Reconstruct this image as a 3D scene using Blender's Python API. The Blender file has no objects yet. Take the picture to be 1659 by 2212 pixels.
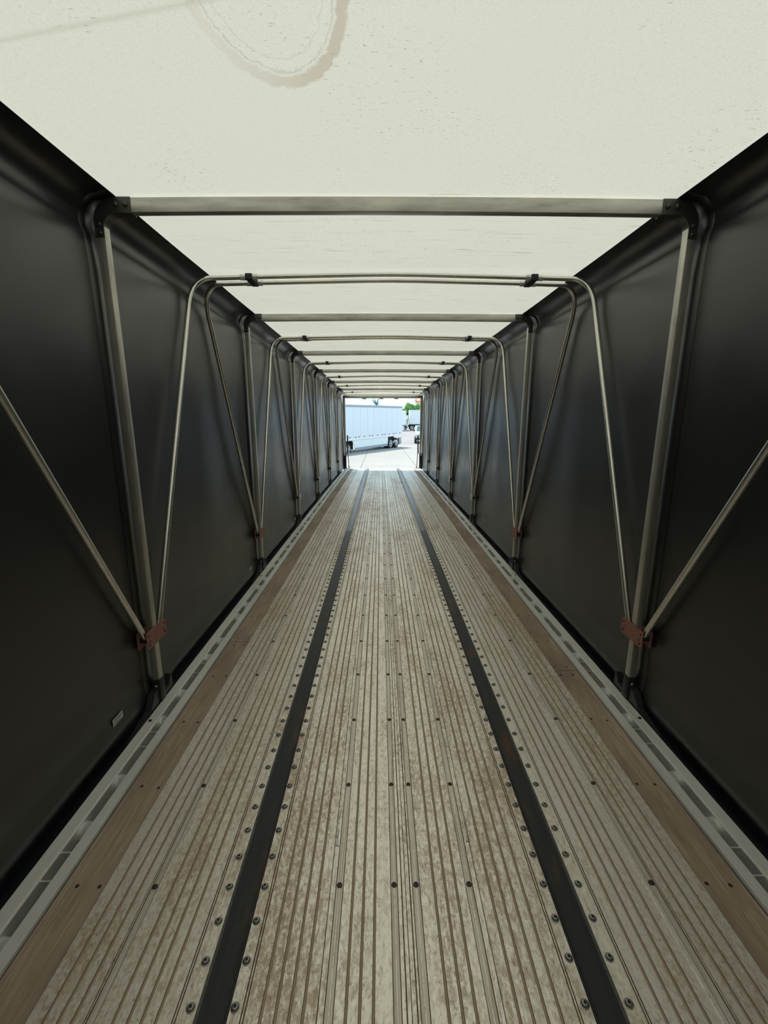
import bpy, bmesh, math, random
from mathutils import Vector, Matrix
random.seed(7)
S = bpy.context.scene
COL = S.collection

# ------------------------------------------------------------------ camera
W, H, F = 1659, 2212, 942.0
PITCH = math.atan(204 / F)
cam_d = bpy.data.cameras.new('camera')
cam = bpy.data.objects.new('camera', cam_d); COL.objects.link(cam)
cam_d.sensor_fit = 'HORIZONTAL'; cam_d.sensor_width = 36.0
cam_d.lens = F / W * 36.0
cam_d.clip_start = 0.02; cam_d.clip_end = 2000
cam.location = (-0.078, 0.0, 1.54)
cam.rotation_euler = (math.pi / 2 - PITCH, 0, -math.radians(0.45))
S.camera = cam

# ------------------------------------------------------------------ sky, sun, exposure
S.view_settings.view_transform = 'Standard'
S.view_settings.look = 'None'
S.view_settings.exposure = 0.22
S.view_settings.gamma = 1.0
S.view_settings.use_curve_mapping = False
S.cycles.max_bounces = 10
S.cycles.diffuse_bounces = 6
S.cycles.glossy_bounces = 4
S.cycles.transmission_bounces = 4
S.cycles.sample_clamp_indirect = 6.0
S.cycles.use_denoising = True

world = bpy.data.worlds.new('sky'); S.world = world
world.use_nodes = True
wn, wl = world.node_tree.nodes, world.node_tree.links
wn.clear()
w_out = wn.new('ShaderNodeOutputWorld'); w_bg = wn.new('ShaderNodeBackground')
w_tc = wn.new('ShaderNodeTexCoord'); w_map = wn.new('ShaderNodeMapping')
w_map.inputs['Scale'].default_value = (3.0, 3.0, 11.0)
w_no = wn.new('ShaderNodeTexNoise'); w_no.inputs['Scale'].default_value = 2.2
w_no.inputs['Detail'].default_value = 6.0
w_rp = wn.new('ShaderNodeValToRGB')
w_rp.color_ramp.elements[0].position = 0.50; w_rp.color_ramp.elements[0].color = (0.43, 0.70, 0.90, 1)
w_rp.color_ramp.elements[1].position = 0.72; w_rp.color_ramp.elements[1].color = (0.92, 0.97, 1.0, 1)
wl.new(w_tc.outputs['Generated'], w_map.inputs['Vector'])
wl.new(w_map.outputs['Vector'], w_no.inputs['Vector'])
wl.new(w_no.outputs['Fac'], w_rp.inputs['Fac'])
wl.new(w_rp.outputs['Color'], w_bg.inputs['Color'])
w_bg.inputs['Strength'].default_value = 1.6
wl.new(w_bg.outputs['Background'], w_out.inputs['Surface'])

sun_d = bpy.data.lights.new('sun', 'SUN'); sun_d.energy = 5.4; sun_d.angle = math.radians(0.6)
sun_d.color = (1.0, 0.94, 0.84)
sun = bpy.data.objects.new('sun', sun_d); COL.objects.link(sun)
SUN_DIR = Vector((-0.45, 0.62, 1.75)).normalized()          # towards the sun
sun.rotation_euler = SUN_DIR.to_track_quat('Z', 'Y').to_euler()
sun.location = SUN_DIR * 60

# ------------------------------------------------------------------ constants of the trailer
Y0, YE = -1.7, 15.0            # front and rear ends of the deck
def drop(y):                   # the deck arches: it falls away slightly towards the rear
    return 0.00085 * max(y - 0.8, 0.0) ** 2
def gz(y):                     # the yard slopes away, then rises again
    if y < 50: return -0.98 - 0.0096 * y
    if y < 92: return -1.46 + 0.42 * (y - 50) / 42
    return -1.04
BOW0, PITCH_B = 2.155, 2.15
YS = [i * 0.55 + Y0 for i in range(int((YE - Y0) / 0.55) + 1)] + [YE]

# ------------------------------------------------------------------ helpers
class MB:
    def __init__(self): self.v, self.f, self.m = [], [], []
    def add(self, verts, faces, mat=0):
        b = len(self.v); self.v += [tuple(p) for p in verts]
        for f in faces: self.f.append(tuple(b + i for i in f)); self.m.append(mat)
    def quad(self, a, b, c, d, mat=0): self.add([a, b, c, d], [(0, 1, 2, 3)], mat)
    def box(self, x0, x1, y0, y1, z0, z1, mat=0, M=None):
        vs = [Vector(p) for p in ((x0,y0,z0),(x1,y0,z0),(x1,y1,z0),(x0,y1,z0),(x0,y0,z1),(x1,y0,z1),(x1,y1,z1),(x0,y1,z1))]
        if M is not None: vs = [M @ p for p in vs]
        self.add(vs, [(3,2,1,0),(4,5,6,7),(0,1,5,4),(1,2,6,5),(2,3,7,6),(3,0,4,7)], mat)
    def bbox(self, x0, x1, y0, y1, z0, z1, b=0.003, mat=0):
        bm = bmesh.new(); bmesh.ops.create_cube(bm, size=1)
        for v in bm.verts:
            v.co = Vector(((x0+x1)/2 + v.co.x*(x1-x0), (y0+y1)/2 + v.co.y*(y1-y0), (z0+z1)/2 + v.co.z*(z1-z0)))
        bmesh.ops.bevel(bm, geom=bm.edges[:], offset=b, segments=2, profile=0.5, affect='EDGES')
        bm.verts.index_update()
        self.add([v.co.copy() for v in bm.verts], [tuple(v.index for v in f.verts) for f in bm.faces], mat)
        bm.free()
    def prism(self, poly, axis, a0, a1, mat=0):
        # poly: 2-D points; axis: 'x','y','z' extrusion direction
        def P(u, w, a):
            return {'x': (a, u, w), 'y': (u, a, w), 'z': (u, w, a)}[axis]
        n = len(poly)
        vs = [P(u, w, a0) for u, w in poly] + [P(u, w, a1) for u, w in poly]
        fs = [tuple(range(n - 1, -1, -1)), tuple(range(n, 2 * n))] + [(i, (i + 1) % n, n + (i + 1) % n, n + i) for i in range(n)]
        self.add(vs, fs, mat)
    def tube(self, path, r, seg=12, mat=0, caps=True):
        sec = [(r * math.cos(2*math.pi*k/seg), r * math.sin(2*math.pi*k/seg)) for k in range(seg)]
        rr = r if isinstance(r, (int, float)) else 1
        self.sweep(path, sec, None, mat, caps)
    def sweep(self, path, sec, up=None, mat=0, caps=True):
        path = [Vector(p) for p in path]; n = len(path); rings = []
        ref = Vector(up) if up else None
        prev = None
        for i, p in enumerate(path):
            t = (path[min(i+1, n-1)] - path[max(i-1, 0)]).normalized()
            if ref is not None: a = (ref - t * ref.dot(t)).normalized()
            else:
                if prev is None:
                    h = Vector((0,0,1)) if abs(t.z) < 0.9 else Vector((0,1,0))
                    a = (h - t * h.dot(t)).normalized()
                else: a = (prev - t * prev.dot(t)).normalized()
            prev = a; b = t.cross(a)
            k = 1.0
            if 0 < i < n-1:
                d1 = (path[i]-path[i-1]).normalized(); d2 = (path[i+1]-path[i]).normalized()
                k = 1.0
            rings.append([p + a*u*k + b*w for u, w in sec])
        m = len(sec); vs = [q for r_ in rings for q in r_]; fs = []
        for i in range(n-1):
            for j in range(m):
                fs.append((i*m+j, i*m+(j+1) % m, (i+1)*m+(j+1) % m, (i+1)*m+j))
        if caps: fs += [tuple(range(m-1, -1, -1)), tuple((n-1)*m + j for j in range(m))]
        self.add(vs, fs, mat)
    def lathe(self, prof, c=(0,0,0), axis='z', seg=12, mat=0):
        vs, fs = [], []
        for r, h in prof:
            for k in range(seg):
                a = 2*math.pi*k/seg; x, y = r*math.cos(a), r*math.sin(a)
                q = {'z': (x, y, h), 'x': (h, x, y), 'y': (y, h, x)}[axis]
                vs.append((c[0]+q[0], c[1]+q[1], c[2]+q[2]))
        n = len(prof)
        for i in range(n-1):
            for k in range(seg):
                fs.append((i*seg+k, i*seg+(k+1) % seg, (i+1)*seg+(k+1) % seg, (i+1)*seg+k))
        fs += [tuple(range(seg-1, -1, -1)), tuple((n-1)*seg+k for k in range(seg))]
        self.add(vs, fs, mat)
    def mesh(self, name, mats, smooth=None):
        me = bpy.data.meshes.new(name); me.from_pydata(self.v, [], self.f)
        if not isinstance(mats, (list, tuple)): mats = [mats]
        for m in mats: me.materials.append(m)
        me.polygons.foreach_set('material_index', self.m)
        bm = bmesh.new(); bm.from_mesh(me); bmesh.ops.recalc_face_normals(bm, faces=bm.faces); bm.to_mesh(me); bm.free()
        if smooth is not None:
            me.polygons.foreach_set('use_smooth', [True] * len(me.polygons))
            me.set_sharp_from_angle(angle=math.radians(smooth))
        me.update(); return me
    def build(self, name, mats, parent=None, smooth=None, loc=None):
        return link(name, self.mesh(name, mats, smooth), parent, loc)

def link(name, me, parent=None, loc=None):
    o = bpy.data.objects.new(name, me); COL.objects.link(o)
    if parent: o.parent = parent
    if loc is not None: o.location = loc
    return o
def tag(o, label=None, cat=None, group=None, kind=None):
    if label: o['label'] = label
    if cat: o['category'] = cat
    if group: o['group'] = group
    if kind: o['kind'] = kind
    return o
def empty(name, loc=(0,0,0), rot=(0,0,0)):
    o = bpy.data.objects.new(name, None); COL.objects.link(o)
    o.empty_display_size = 0.2; o.location = loc; o.rotation_euler = rot; return o
def copy_tree(o, parent=None):
    c = o.copy(); COL.objects.link(c)
    if parent: c.parent = parent
    for ch in list(o.children): copy_tree(ch, c)
    return c
def rrect(a, b, r=0.005, n=3):
    """rounded rectangle section, half sizes a (first axis) and b"""
    pts = []
    for cx, cy, s in ((a-r, b-r, 0), (-a+r, b-r, 90), (-a+r, -b+r, 180), (a-r, -b+r, 270)):
        for k in range(n+1):
            t = math.radians(s + 90*k/n); pts.append((cx + r*math.cos(t), cy + r*math.sin(t)))
    return pts

# ------------------------------------------------------------------ materials
def mat(name, color=(0.5,0.5,0.5), rough=0.5, metal=0.0, spec=0.5):
    m = bpy.data.materials.new(name); m.use_nodes = True
    b = m.node_tree.nodes['Principled BSDF']
    b.inputs['Base Color'].default_value = (*color, 1); b.inputs['Roughness'].default_value = rough
    b.inputs['Metallic'].default_value = metal; b.inputs['Specular IOR Level'].default_value = spec
    return m
class NT:
    def __init__(self, m):
        self.n, self.l = m.node_tree.nodes, m.node_tree.links; self.b = self.n['Principled BSDF']
        self.tc = self.n.new('ShaderNodeTexCoord')
    def noise(self, scale, stretch=(1,1,1), detail=5, rough=0.55, coord='Object', dist=0.0):
        mp = self.n.new('ShaderNodeMapping'); mp.inputs['Scale'].default_value = stretch
        self.l.new(self.tc.outputs[coord], mp.inputs['Vector'])
        t = self.n.new('ShaderNodeTexNoise'); t.inputs['Scale'].default_value = scale
        t.inputs['Detail'].default_value = detail; t.inputs['Roughness'].default_value = rough
        t.inputs['Distortion'].default_value = dist
        self.l.new(mp.outputs['Vector'], t.inputs['Vector']); return t.outputs['Fac']
    def ramp(self, fac, stops):
        r = self.n.new('ShaderNodeValToRGB'); e = r.color_ramp.elements
        while len(e) < len(stops): e.new(0.5)
        for k, (p, c) in enumerate(stops):
            e[k].position = p; e[k].color = (*c, 1) if len(c) == 3 else c
        self.l.new(fac, r.inputs['Fac']); return r.outputs['Color']
    def mix(self, fac, a, b, mode='MIX'):
        x = self.n.new('ShaderNodeMix'); x.data_type = 'RGBA'; x.blend_type = mode
        for s, v in ((0, fac), (6, a), (7, b)):
            if isinstance(v, (int, float)): x.inputs[s].default_value = v
            elif isinstance(v, tuple): x.inputs[s].default_value = (*v, 1)
            else: self.l.new(v, x.inputs[s])
        return x.outputs[2]
    def math(self, op, a, b=0.0, clamp=False):
        x = self.n.new('ShaderNodeMath'); x.operation = op; x.use_clamp = clamp
        for s, v in ((0, a), (1, b)):
            if isinstance(v, (int, float)): x.inputs[s].default_value = v
            else: self.l.new(v, x.inputs[s])
        return x.outputs[0]
    def bump(self, h, strength=0.2, dist=0.002):
        x = self.n.new('ShaderNodeBump'); x.inputs['Strength'].default_value = strength; x.inputs['Distance'].default_value = dist
        self.l.new(h, x.inputs['Height']); self.l.new(x.outputs['Normal'], self.b.inputs['Normal']); return x.outputs['Normal']
    def set(self, name, v): self.l.new(v, self.b.inputs[name])

B3 = lambda v: (v, v, v)
def mk_deck():
    m = mat('weathered_aluminium', rough=0.45, metal=0.75)
    t = NT(m)
    fine = t.noise(60.0, (1.25, 0.6, 1), 6, 0.72, dist=0.5)
    blot = t.noise(7.0, (1.6, 0.5, 1), 5, 0.65)
    streak = t.noise(9.0, (9, 0.2, 1), 4, 0.6)
    big = t.noise(1.0, (2.2, 0.5, 1), 3, 0.55)
    oi = t.n.new('ShaderNodeObjectInfo')
    area = t.math('ADD', t.math('MULTIPLY', blot, 0.5), t.math('ADD', t.math('MULTIPLY', big, 0.5), t.math('MULTIPLY', t.math('SUBTRACT', oi.outputs['Random'], 0.5), 0.10)))
    fm = t.math('ADD', t.math('MULTIPLY', fine, 0.62), t.math('MULTIPLY', area, 0.38))
    dirt = t.ramp(fm, [(0.455, B3(0)), (0.575, B3(1))])
    cover = t.ramp(area, [(0.36, B3(0.30)), (0.60, B3(1))])
    light = t.mix(t.ramp(streak, [(0.3, B3(0)), (0.7, B3(1))]), (0.86, 0.80, 0.70), (0.97, 0.92, 0.83))
    col = t.mix(t.mix(1.0, dirt, cover, 'MULTIPLY'), light, (0.56, 0.44, 0.32))
    spk = t.noise(120.0, (1, 0.6, 1), 3, 0.65)
    col = t.mix(t.math('MULTIPLY', t.ramp(spk, [(0.56, B3(0)), (0.68, B3(0.8))]), cover), col, (0.32, 0.235, 0.16))
    blk = t.noise(5.0, (4.0, 0.9, 1), 5, 0.75)
    col = t.mix(t.ramp(blk, [(0.71, B3(0)), (0.77, B3(0.8))]), col, (0.06, 0.055, 0.05))
    scr = t.noise(11.0, (0.5, 16, 1), 4, 0.6)
    col = t.mix(t.ramp(scr, [(0.70, B3(0)), (0.75, B3(0.6))]), col, (0.92, 0.89, 0.78))
    t.set('Base Color', col)
    t.set('Metallic', t.ramp(dirt, [(0, B3(0.65)), (1, B3(0.40))]))
    t.set('Roughness', t.ramp(dirt, [(0, B3(0.40)), (1, B3(0.55))]))
    t.bump(fine, 0.22, 0.001)
    return m
def mk_metal(name, a, b, rough=0.4, metal=0.7, stretch=(3,3,0.4), scale=12, stain=(0.12,0.11,0.09), lo=0.60):
    m = mat(name, rough=rough, metal=metal); t = NT(m)
    n1 = t.noise(scale, stretch, 5, 0.6); n2 = t.noise(scale*0.7, stretch, 6, 0.7)
    col = t.mix(t.ramp(n1, [(0.3, B3(0)), (0.7, B3(1))]), a, b)
    col = t.mix(t.ramp(n2, [(lo, B3(0)), (lo+0.16, B3(0.75))]), col, stain)
    t.set('Base Color', col); t.set('Roughness', t.ramp(n2, [(0.3, B3(rough-0.04)), (0.75, B3(rough+0.12))]))
    return m
def mk_wood():
    m = mat('board_wood', rough=0.62); t = NT(m)
    g = t.noise(14, (7, 0.35, 1), 7, 0.62, dist=0.6); big = t.noise(2.2, (1.6, 0.6, 1), 4, 0.6)
    col = t.ramp(g, [(0.30, (0.24, 0.170, 0.115)), (0.5, (0.40, 0.300, 0.215)), (0.68, (0.50, 0.395, 0.295))])
    col = t.mix(t.ramp(big, [(0.42, B3(0)), (0.66, B3(0.75))]), col, (0.19, 0.13, 0.085))
    oi = t.n.new('ShaderNodeObjectInfo')
    col = t.mix(t.math('MULTIPLY', oi.outputs['Random'], 0.3), col, (0.30, 0.24, 0.18))
    t.set('Base Color', col); t.bump(g, 0.25, 0.001); return m
def mk_strip(name, dark, rust_amt, rough):
    m = mat(name, rough=rough, spec=0.4); t = NT(m)
    n = t.noise(4.5, (3, 0.8, 1), 6, 0.65); s = t.noise(10, (14, 0.25, 1), 4)
    col = t.mix(t.ramp(s, [(0.35, B3(0)), (0.75, B3(1))]), dark, tuple(c*1.9 for c in dark))
    col = t.mix(t.ramp(n, [(0.54, B3(0)), (0.68, B3(rust_amt))]), col, (0.10, 0.045, 0.02))
    t.set('Base Color', col); return m
def mk_vinyl():
    m = mat('black_vinyl', (0.012, 0.0125, 0.0125), rough=0.32, spec=0.95); t = NT(m)
    n = t.noise(2.2, (1, 1, 1), 4); sc = t.noise(30, (2, 2, 0.15), 3, 0.7)
    t.set('Roughness', t.ramp(n, [(0.3, B3(0.29)), (0.7, B3(0.38))]))
    t.set('Base Color', t.mix(t.ramp(sc, [(0.66, B3(0)), (0.80, B3(0.5))]), (0.012, 0.0125, 0.0125), (0.05, 0.048, 0.045)))
    t.bump(t.noise(1.3, (1, 1, 0.7), 2), 0.3, 0.02)
    return m
ROOF_T = 0.265
def mk_roof():
    m = bpy.data.materials.new('white_roof_fabric'); m.use_nodes = True
    t = NT(m); n, l = t.n, t.l; out = n['Material Output']
    sep = n.new('ShaderNodeSeparateXYZ'); l.new(t.tc.outputs['Object'], sep.inputs[0])
    X, Y = sep.outputs[0], sep.outputs[1]
    col = t.mix(t.ramp(t.noise(1.3, (1, 1, 1), 3), [(0.3, B3(0)), (0.7, B3(1))]), (0.87, 0.865, 0.81), (0.89, 0.865, 0.825))
    col = t.mix(t.ramp(t.noise(170, (1, 1, 1), 2, 0.6), [(0.35, B3(0.22)), (0.6, B3(0))]), col, (0.66, 0.64, 0.58))
    # dimples and grime flecks
    vor = n.new('ShaderNodeTexVoronoi'); vor.inputs['Scale'].default_value = 62; l.new(t.tc.outputs['Object'], vor.inputs['Vector'])
    patch = t.ramp(t.noise(1.7, (1, 1, 1), 3), [(0.40, B3(0)), (0.60, B3(1))])
    dots = t.math('MULTIPLY', t.ramp(vor.outputs['Distance'], [(0.10, B3(1)), (0.24, B3(0))]), patch)
    col = t.mix(t.math('MULTIPLY', dots, 0.35), col, (0.55, 0.53, 0.47))
    fleck = t.math('MULTIPLY', t.ramp(t.noise(95, (0.5, 1.3, 1), 3, 0.6), [(0.62, B3(0)), (0.70, B3(1))]),
                   t.ramp(t.noise(2.3, (1, 1, 1), 4), [(0.46, B3(0)), (0.62, B3(1))]))
    col = t.mix(t.math('MULTIPLY', fleck, 0.75), col, (0.42, 0.37, 0.29))
    scr = t.math('MULTIPLY', t.ramp(t.noise(7.0, (0.5, 9, 1), 5, 0.7), [(0.58, B3(0)), (0.72, B3(1))]),
                 t.math('GREATER_THAN', Y, 2.15))
    col = t.mix(t.math('MULTIPLY', scr, 0.6), col, (0.40, 0.33, 0.24))
    # ring-shaped water stain above the camera
    wob = t.math('MULTIPLY', t.math('SUBTRACT', t.noise(26, (1, 1, 1), 6, 0.7), 0.5), 0.16)
    ex = t.math('DIVIDE', t.math('ADD', X, 0.345), 0.20); ey = t.math('DIVIDE', t.math('SUBTRACT', Y, 1.20), 0.335)
    rad = t.math('ADD', t.math('SQRT', t.math('ADD', t.math('MULTIPLY', ex, ex), t.math('MULTIPLY', ey, ey))), wob)
    band = t.ramp(rad, [(0.83, B3(0)), (0.86, B3(1)), (0.97, B3(1)), (1.0, B3(0))])
    side = t.ramp(t.math('ADD', t.math('MULTIPLY', ex, 0.5), 0.5), [(0.12, B3(0.25)), (0.7, B3(1))])
    col = t.mix(t.math('MULTIPLY', t.math('MULTIPLY', band, side), 0.7), col, (0.62, 0.53, 0.45))
    l1 = t.ramp(rad, [(0.785, B3(0)), (0.80, B3(1)), (0.82, B3(0))]); l2 = t.ramp(rad, [(0.655, B3(0)), (0.665, B3(0.6)), (0.68, B3(0))])
    col = t.mix(t.math('MULTIPLY', t.math('ADD', l1, l2), t.math('MULTIPLY', t.noise(35, (1,1,1), 2), 0.75)), col, (0.40, 0.37, 0.31))
    # one long crease
    cr = t.math('ABSOLUTE', t.math('SUBTRACT', t.math('ADD', Y, t.math('MULTIPLY', X, 0.20)), 1.155))
    col = t.mix(t.math('MULTIPLY', t.ramp(cr, [(0.0, B3(0.30)), (0.014, B3(0))]), t.math('LESS_THAN', X, -0.35)), col, (0.5, 0.46, 0.38))
    tr = n.new('ShaderNodeBsdfTranslucent'); df = n.new('ShaderNodeBsdfDiffuse'); mx = n.new('ShaderNodeMixShader')
    gl = n.new('ShaderNodeBsdfGlossy'); gl.inputs['Roughness'].default_value = 0.45
    fr = n.new('ShaderNodeLayerWeight'); fr.inputs['Blend'].default_value = 0.5; mg = n.new('ShaderNodeMixShader')
    tint = t.mix(1.0, col, (1.0, 0.935, 0.815), 'MULTIPLY')
    l.new(tint, tr.inputs['Color']); l.new(col, df.inputs['Color'])
    mx.inputs[0].default_value = ROOF_T
    l.new(df.outputs[0], mx.inputs[1]); l.new(tr.outputs[0], mx.inputs[2])
    bmp = n.new('ShaderNodeBump'); bmp.inputs['Strength'].default_value = 0.25; bmp.inputs['Distance'].default_value = 0.004
    l.new(t.noise(75, (1, 1, 1), 2), bmp.inputs['Height'])
    for s in (df, gl): l.new(bmp.outputs['Normal'], s.inputs['Normal'])
    l.new(t.math('MULTIPLY', t.math('POWER', fr.outputs['Facing'], 5.0), 0.25), mg.inputs[0]); l.new(mx.outputs[0], mg.inputs[1]); l.new(gl.outputs[0], mg.inputs[2])
    l.new(mg.outputs[0], out.inputs['Surface']); n.remove(t.b)
    return m
def mk_concrete(name, a, b):
    m = mat(name, rough=0.85, spec=0.2); t = NT(m)
    n1 = t.noise(0.35, (1, 1, 1), 6, 0.6); n2 = t.noise(1.5, (1, 2.2, 1), 5, 0.65)
    col = t.mix(t.ramp(n1, [(0.3, B3(0)), (0.7, B3(1))]), a, b)
    col = t.mix(t.ramp(n2, [(0.56, B3(0)), (0.72, B3(0.35))]), col, tuple(c*0.62 for c in a))
    t.set('Base Color', col); return m
M = {}
M['deck'] = mk_deck()
M['dirt'] = mat('groove_dirt', (0.42, 0.31, 0.21), 0.6, spec=0.4)
M['channel'] = mk_metal('scuffed_channel', (0.60, 0.55, 0.46), (0.76, 0.71, 0.61), 0.48, 0.5, (9, 0.3, 9), 10, (0.34, 0.27, 0.19), 0.52)
M['dirt_dark'] = mat('packed_dirt', (0.17, 0.12, 0.08), 0.8, spec=0.1)
M['rail'] = mk_metal('rail_aluminium', (0.86, 0.845, 0.78), (0.95, 0.94, 0.89), 0.42, 0.6, (8, 0.3, 8), 9, (0.40,0.37,0.31), 0.68)
M['rail_in'] = mk_metal('trough_aluminium', (0.13, 0.13, 0.125), (0.24, 0.24, 0.235), 0.5, 0.4, (3, 1, 3), 8)
M['spool'] = mk_metal('welded_aluminium', (0.6, 0.6, 0.58), (0.8, 0.8, 0.78), 0.35, 0.6, (1, 1, 1), 20)
M['wood'] = mk_wood()
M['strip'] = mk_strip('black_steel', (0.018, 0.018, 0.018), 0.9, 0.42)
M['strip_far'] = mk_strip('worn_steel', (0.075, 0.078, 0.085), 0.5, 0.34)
M['rivet'] = mk_metal('rivet_steel', (0.20, 0.20, 0.19), (0.38, 0.37, 0.34), 0.38, 0.8, (1,1,1), 60)
M['socket'] = mat('dark_socket', (0.012, 0.011, 0.010), 0.7)
M['screw'] = mat('rusty_screw', (0.075, 0.058, 0.048), 0.5, 0.5)
M['vinyl'] = mk_vinyl()
M['roof'] = mk_roof()
M['bow'] = mk_metal('bow_aluminium', (0.40, 0.385, 0.335), (0.62, 0.60, 0.53), 0.34, 0.8, (3, 3, 0.5), 9, (0.16,0.15,0.12), 0.58)
M['bar'] = mk_metal('crossbar_aluminium', (0.38, 0.365, 0.32), (0.60, 0.58, 0.52), 0.36, 0.75, (0.5, 3, 3), 9, (0.16,0.14,0.11), 0.58)
M['tube'] = mk_metal('steel_tube', (0.60, 0.585, 0.53), (0.74, 0.72, 0.66), 0.26, 0.9, (1, 1, 0.5), 5, (0.42,0.36,0.28), 0.60)
M['cast'] = mat('dark_cast_metal', (0.085, 0.083, 0.078), 0.42, 0.6)
M['boot'] = mat('black_painted_steel', (0.016, 0.016, 0.016), 0.5)
M['bolt'] = mat('bolt_steel', (0.36, 0.35, 0.33), 0.3, 0.85)
M['red'] = mk_metal('red_primer', (0.27, 0.115, 0.095), (0.33, 0.145, 0.12), 0.62, 0.0, (1,1,1), 25, (0.2,0.06,0.05), 0.66)
M['rubber'] = mat('black_rubber', (0.012, 0.012, 0.012), 0.65)
M['label'] = mat('white_label', (0.62, 0.63, 0.60), 0.6)
M['ink'] = mat('printed_grey', (0.22, 0.24, 0.24), 0.6)
M['hole'] = mat('dark_hole', (0.004, 0.004, 0.004), 0.9)
M['concrete'] = mk_concrete('pale_concrete', (0.285, 0.268, 0.248), (0.33, 0.312, 0.288))
M['joint'] = mat('joint_sealant', (0.20, 0.19, 0.18), 0.9)
M['asphalt'] = mk_concrete('worn_asphalt', (0.245, 0.226, 0.224), (0.295, 0.274, 0.27))
M['panel'] = mat('white_painted_panel', (0.70, 0.72, 0.75), 0.35)
M['white'] = mat('white_paint', (0.80, 0.80, 0.79), 0.35)
M['grey'] = mat('grey_trim', (0.33, 0.35, 0.36), 0.45, 0.3)
M['dark'] = mat('dark_chassis', (0.03, 0.03, 0.032), 0.6)
M['marker'] = mat('red_marker', (0.30, 0.06, 0.05), 0.4)
M['tyre'] = mat('tyre_rubber', (0.02, 0.02, 0.021), 0.8)
M['rim'] = mat('pale_rim', (0.72, 0.72, 0.72), 0.3, 0.5)
M['glass'] = mat('tinted_glass', (0.10, 0.14, 0.15), 0.08, 0.0, 0.8)
M['teal'] = mat('pale_green_paint', (0.60, 0.70, 0.68), 0.3)
M['leaf'] = mat('leaf_green', (0.24, 0.42, 0.12), 0.6)
M['leaf2'] = mat('leaf_light_green', (0.46, 0.62, 0.20), 0.6)
M['leaf3'] = mat('leaf_dark_green', (0.14, 0.28, 0.12), 0.6)
M['palm'] = mat('palm_green', (0.12, 0.20, 0.15), 0.6)
M['bark'] = mat('bark', (0.12, 0.09, 0.065), 0.9)
M['peach'] = mat('peach_stucco', (0.80, 0.52, 0.38), 0.85)
M['roof_tile'] = mat('clay_roof', (0.50, 0.26, 0.18), 0.8)

# ------------------------------------------------------------------ floor
floor = tag(empty('floor'), 'ribbed aluminium and timber trailer deck running to the open rear', 'floor', kind='structure')
def ys_between(a, b, step=0.55):
    n = max(1, round((b - a) / step)); return [a + (b - a) * k / n for k in range(n + 1)]
def extrude_profile(mb, segs, ya, yb, thick=0.03, xmap=lambda x: x):
    """segs: list of (x0, x1, z, mat) from left to right; open underneath except the ends"""
    ys = ys_between(ya, yb); prev_z = None
    pts = []
    for x0, x1, z, m in segs: pts += [(x0, z, m), (x1, z, m)]
    pts = [(segs[0][0], -thick, segs[0][3])] + pts + [(segs[-1][1], -thick, segs[-1][3])]
    n = len(pts)
    vs = [(x, y, z - drop(y)) for y in ys for x, z, _ in pts]
    base = len(mb.v); mb.v += vs
    for i in range(len(ys) - 1):
        for j in range(n - 1):
            x0, z0, m0 = pts[j]; x1, z1, m1 = pts[j+1]
            mm = m0 if m0 == m1 else (2 if 2 in (m0, m1) else max(m0, m1))
            mb.f.append((base + i*n + j, base + i*n + j + 1, base + (i+1)*n + j + 1, base + (i+1)*n + j)); mb.m.append(mm)
    for e in (0, len(ys) - 1):
        mb.f.append(tuple(base + e*n + j for j in range(n))); mb.m.append(0)
    return mb
G, BEADH = 0.0022, 0.0030
def plank_segs(x0, x1, grooves=(), singles=(), channels=(), beads=(), recess=()):
    cuts = []
    for g in grooves: cuts += [(g-.0046, g-.0030, -G, 2), (g-.0030, g+.0027, -G, 1), (g+.0027, g+.0041, -G, 2)]
    for g in singles: cuts.append((g-.0019, g+.0019, -G, 2))
    for a, b in channels:
        cuts += [(a, a+.0026, -G-.001, 2), (a+.0026, (a+b)/2-.0012, -.0018, 3), ((a+b)/2-.0012, (a+b)/2+.0012, -.0008, 0), ((a+b)/2+.0012, b-.0026, -.0018, 3), (b-.0026, b, -G-.001, 2)]
    for a, b in beads: cuts.append((a, b, BEADH, 0))
    for a, b in recess: cuts.append((a, b, -.004, 0))
    cuts.sort(); out = []; x = x0 + 0.0012
    for a, b, z, m in cuts:
        a = max(a, x)
        if a > x + 1e-5: out.append((x, a, 0.0, 0))
        out.append((a, min(b, x1 - .0012), z, m)); x = b
    if x < x1 - .0013: out.append((x, x1 - .0012, 0.0, 0))
    return out
PL = {
 'mid_left': plank_segs(-.248, .003, (-.1723, -.1356, -.099), (-.010,), ((-.231, -.2045), (-.047, -.0225)), ((-.246, -.2365),)),
 'mid_right': plank_segs(.003, .248, (.100, .137, .1735), (.018,), ((.0255, .0525), (.2045, .231)), ((.2365, .246),)),
}
for s in (-1, 1):
    def mir(lst): return [(min(s*a, s*b), max(s*a, s*b)) for a, b in lst]
    k = 'left' if s < 0 else 'right'
    a, b = sorted((s*.248, s*.4840)); PL['inner_'+k] = plank_segs(a, b, [s*q for q in (.285, .3205, .3575, .3955)], [s*.440, s*.4475], (), mir([(.2505, .262)]), mir([(.4555, .4835)]))
    a, b = sorted((s*.5700, s*.853)); PL['outer_'+k] = plank_segs(a, b, [s*q for q in (.666, .7035, .739, .777)], [s*.617, s*.624], mir([(.826, .849)]), mir([(.6025, .6095), (.812, .819)]), mir([(.5705, .6005)]))
    a, b = sorted((s*.853, s*1.006)); PL['edge_'+k] = plank_segs(a, b, [s*q for q in (.884, .920, .959)], (), (), mir([(.8545, .859)]), ())
SPLIT = 5.99
planks = {}
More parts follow.
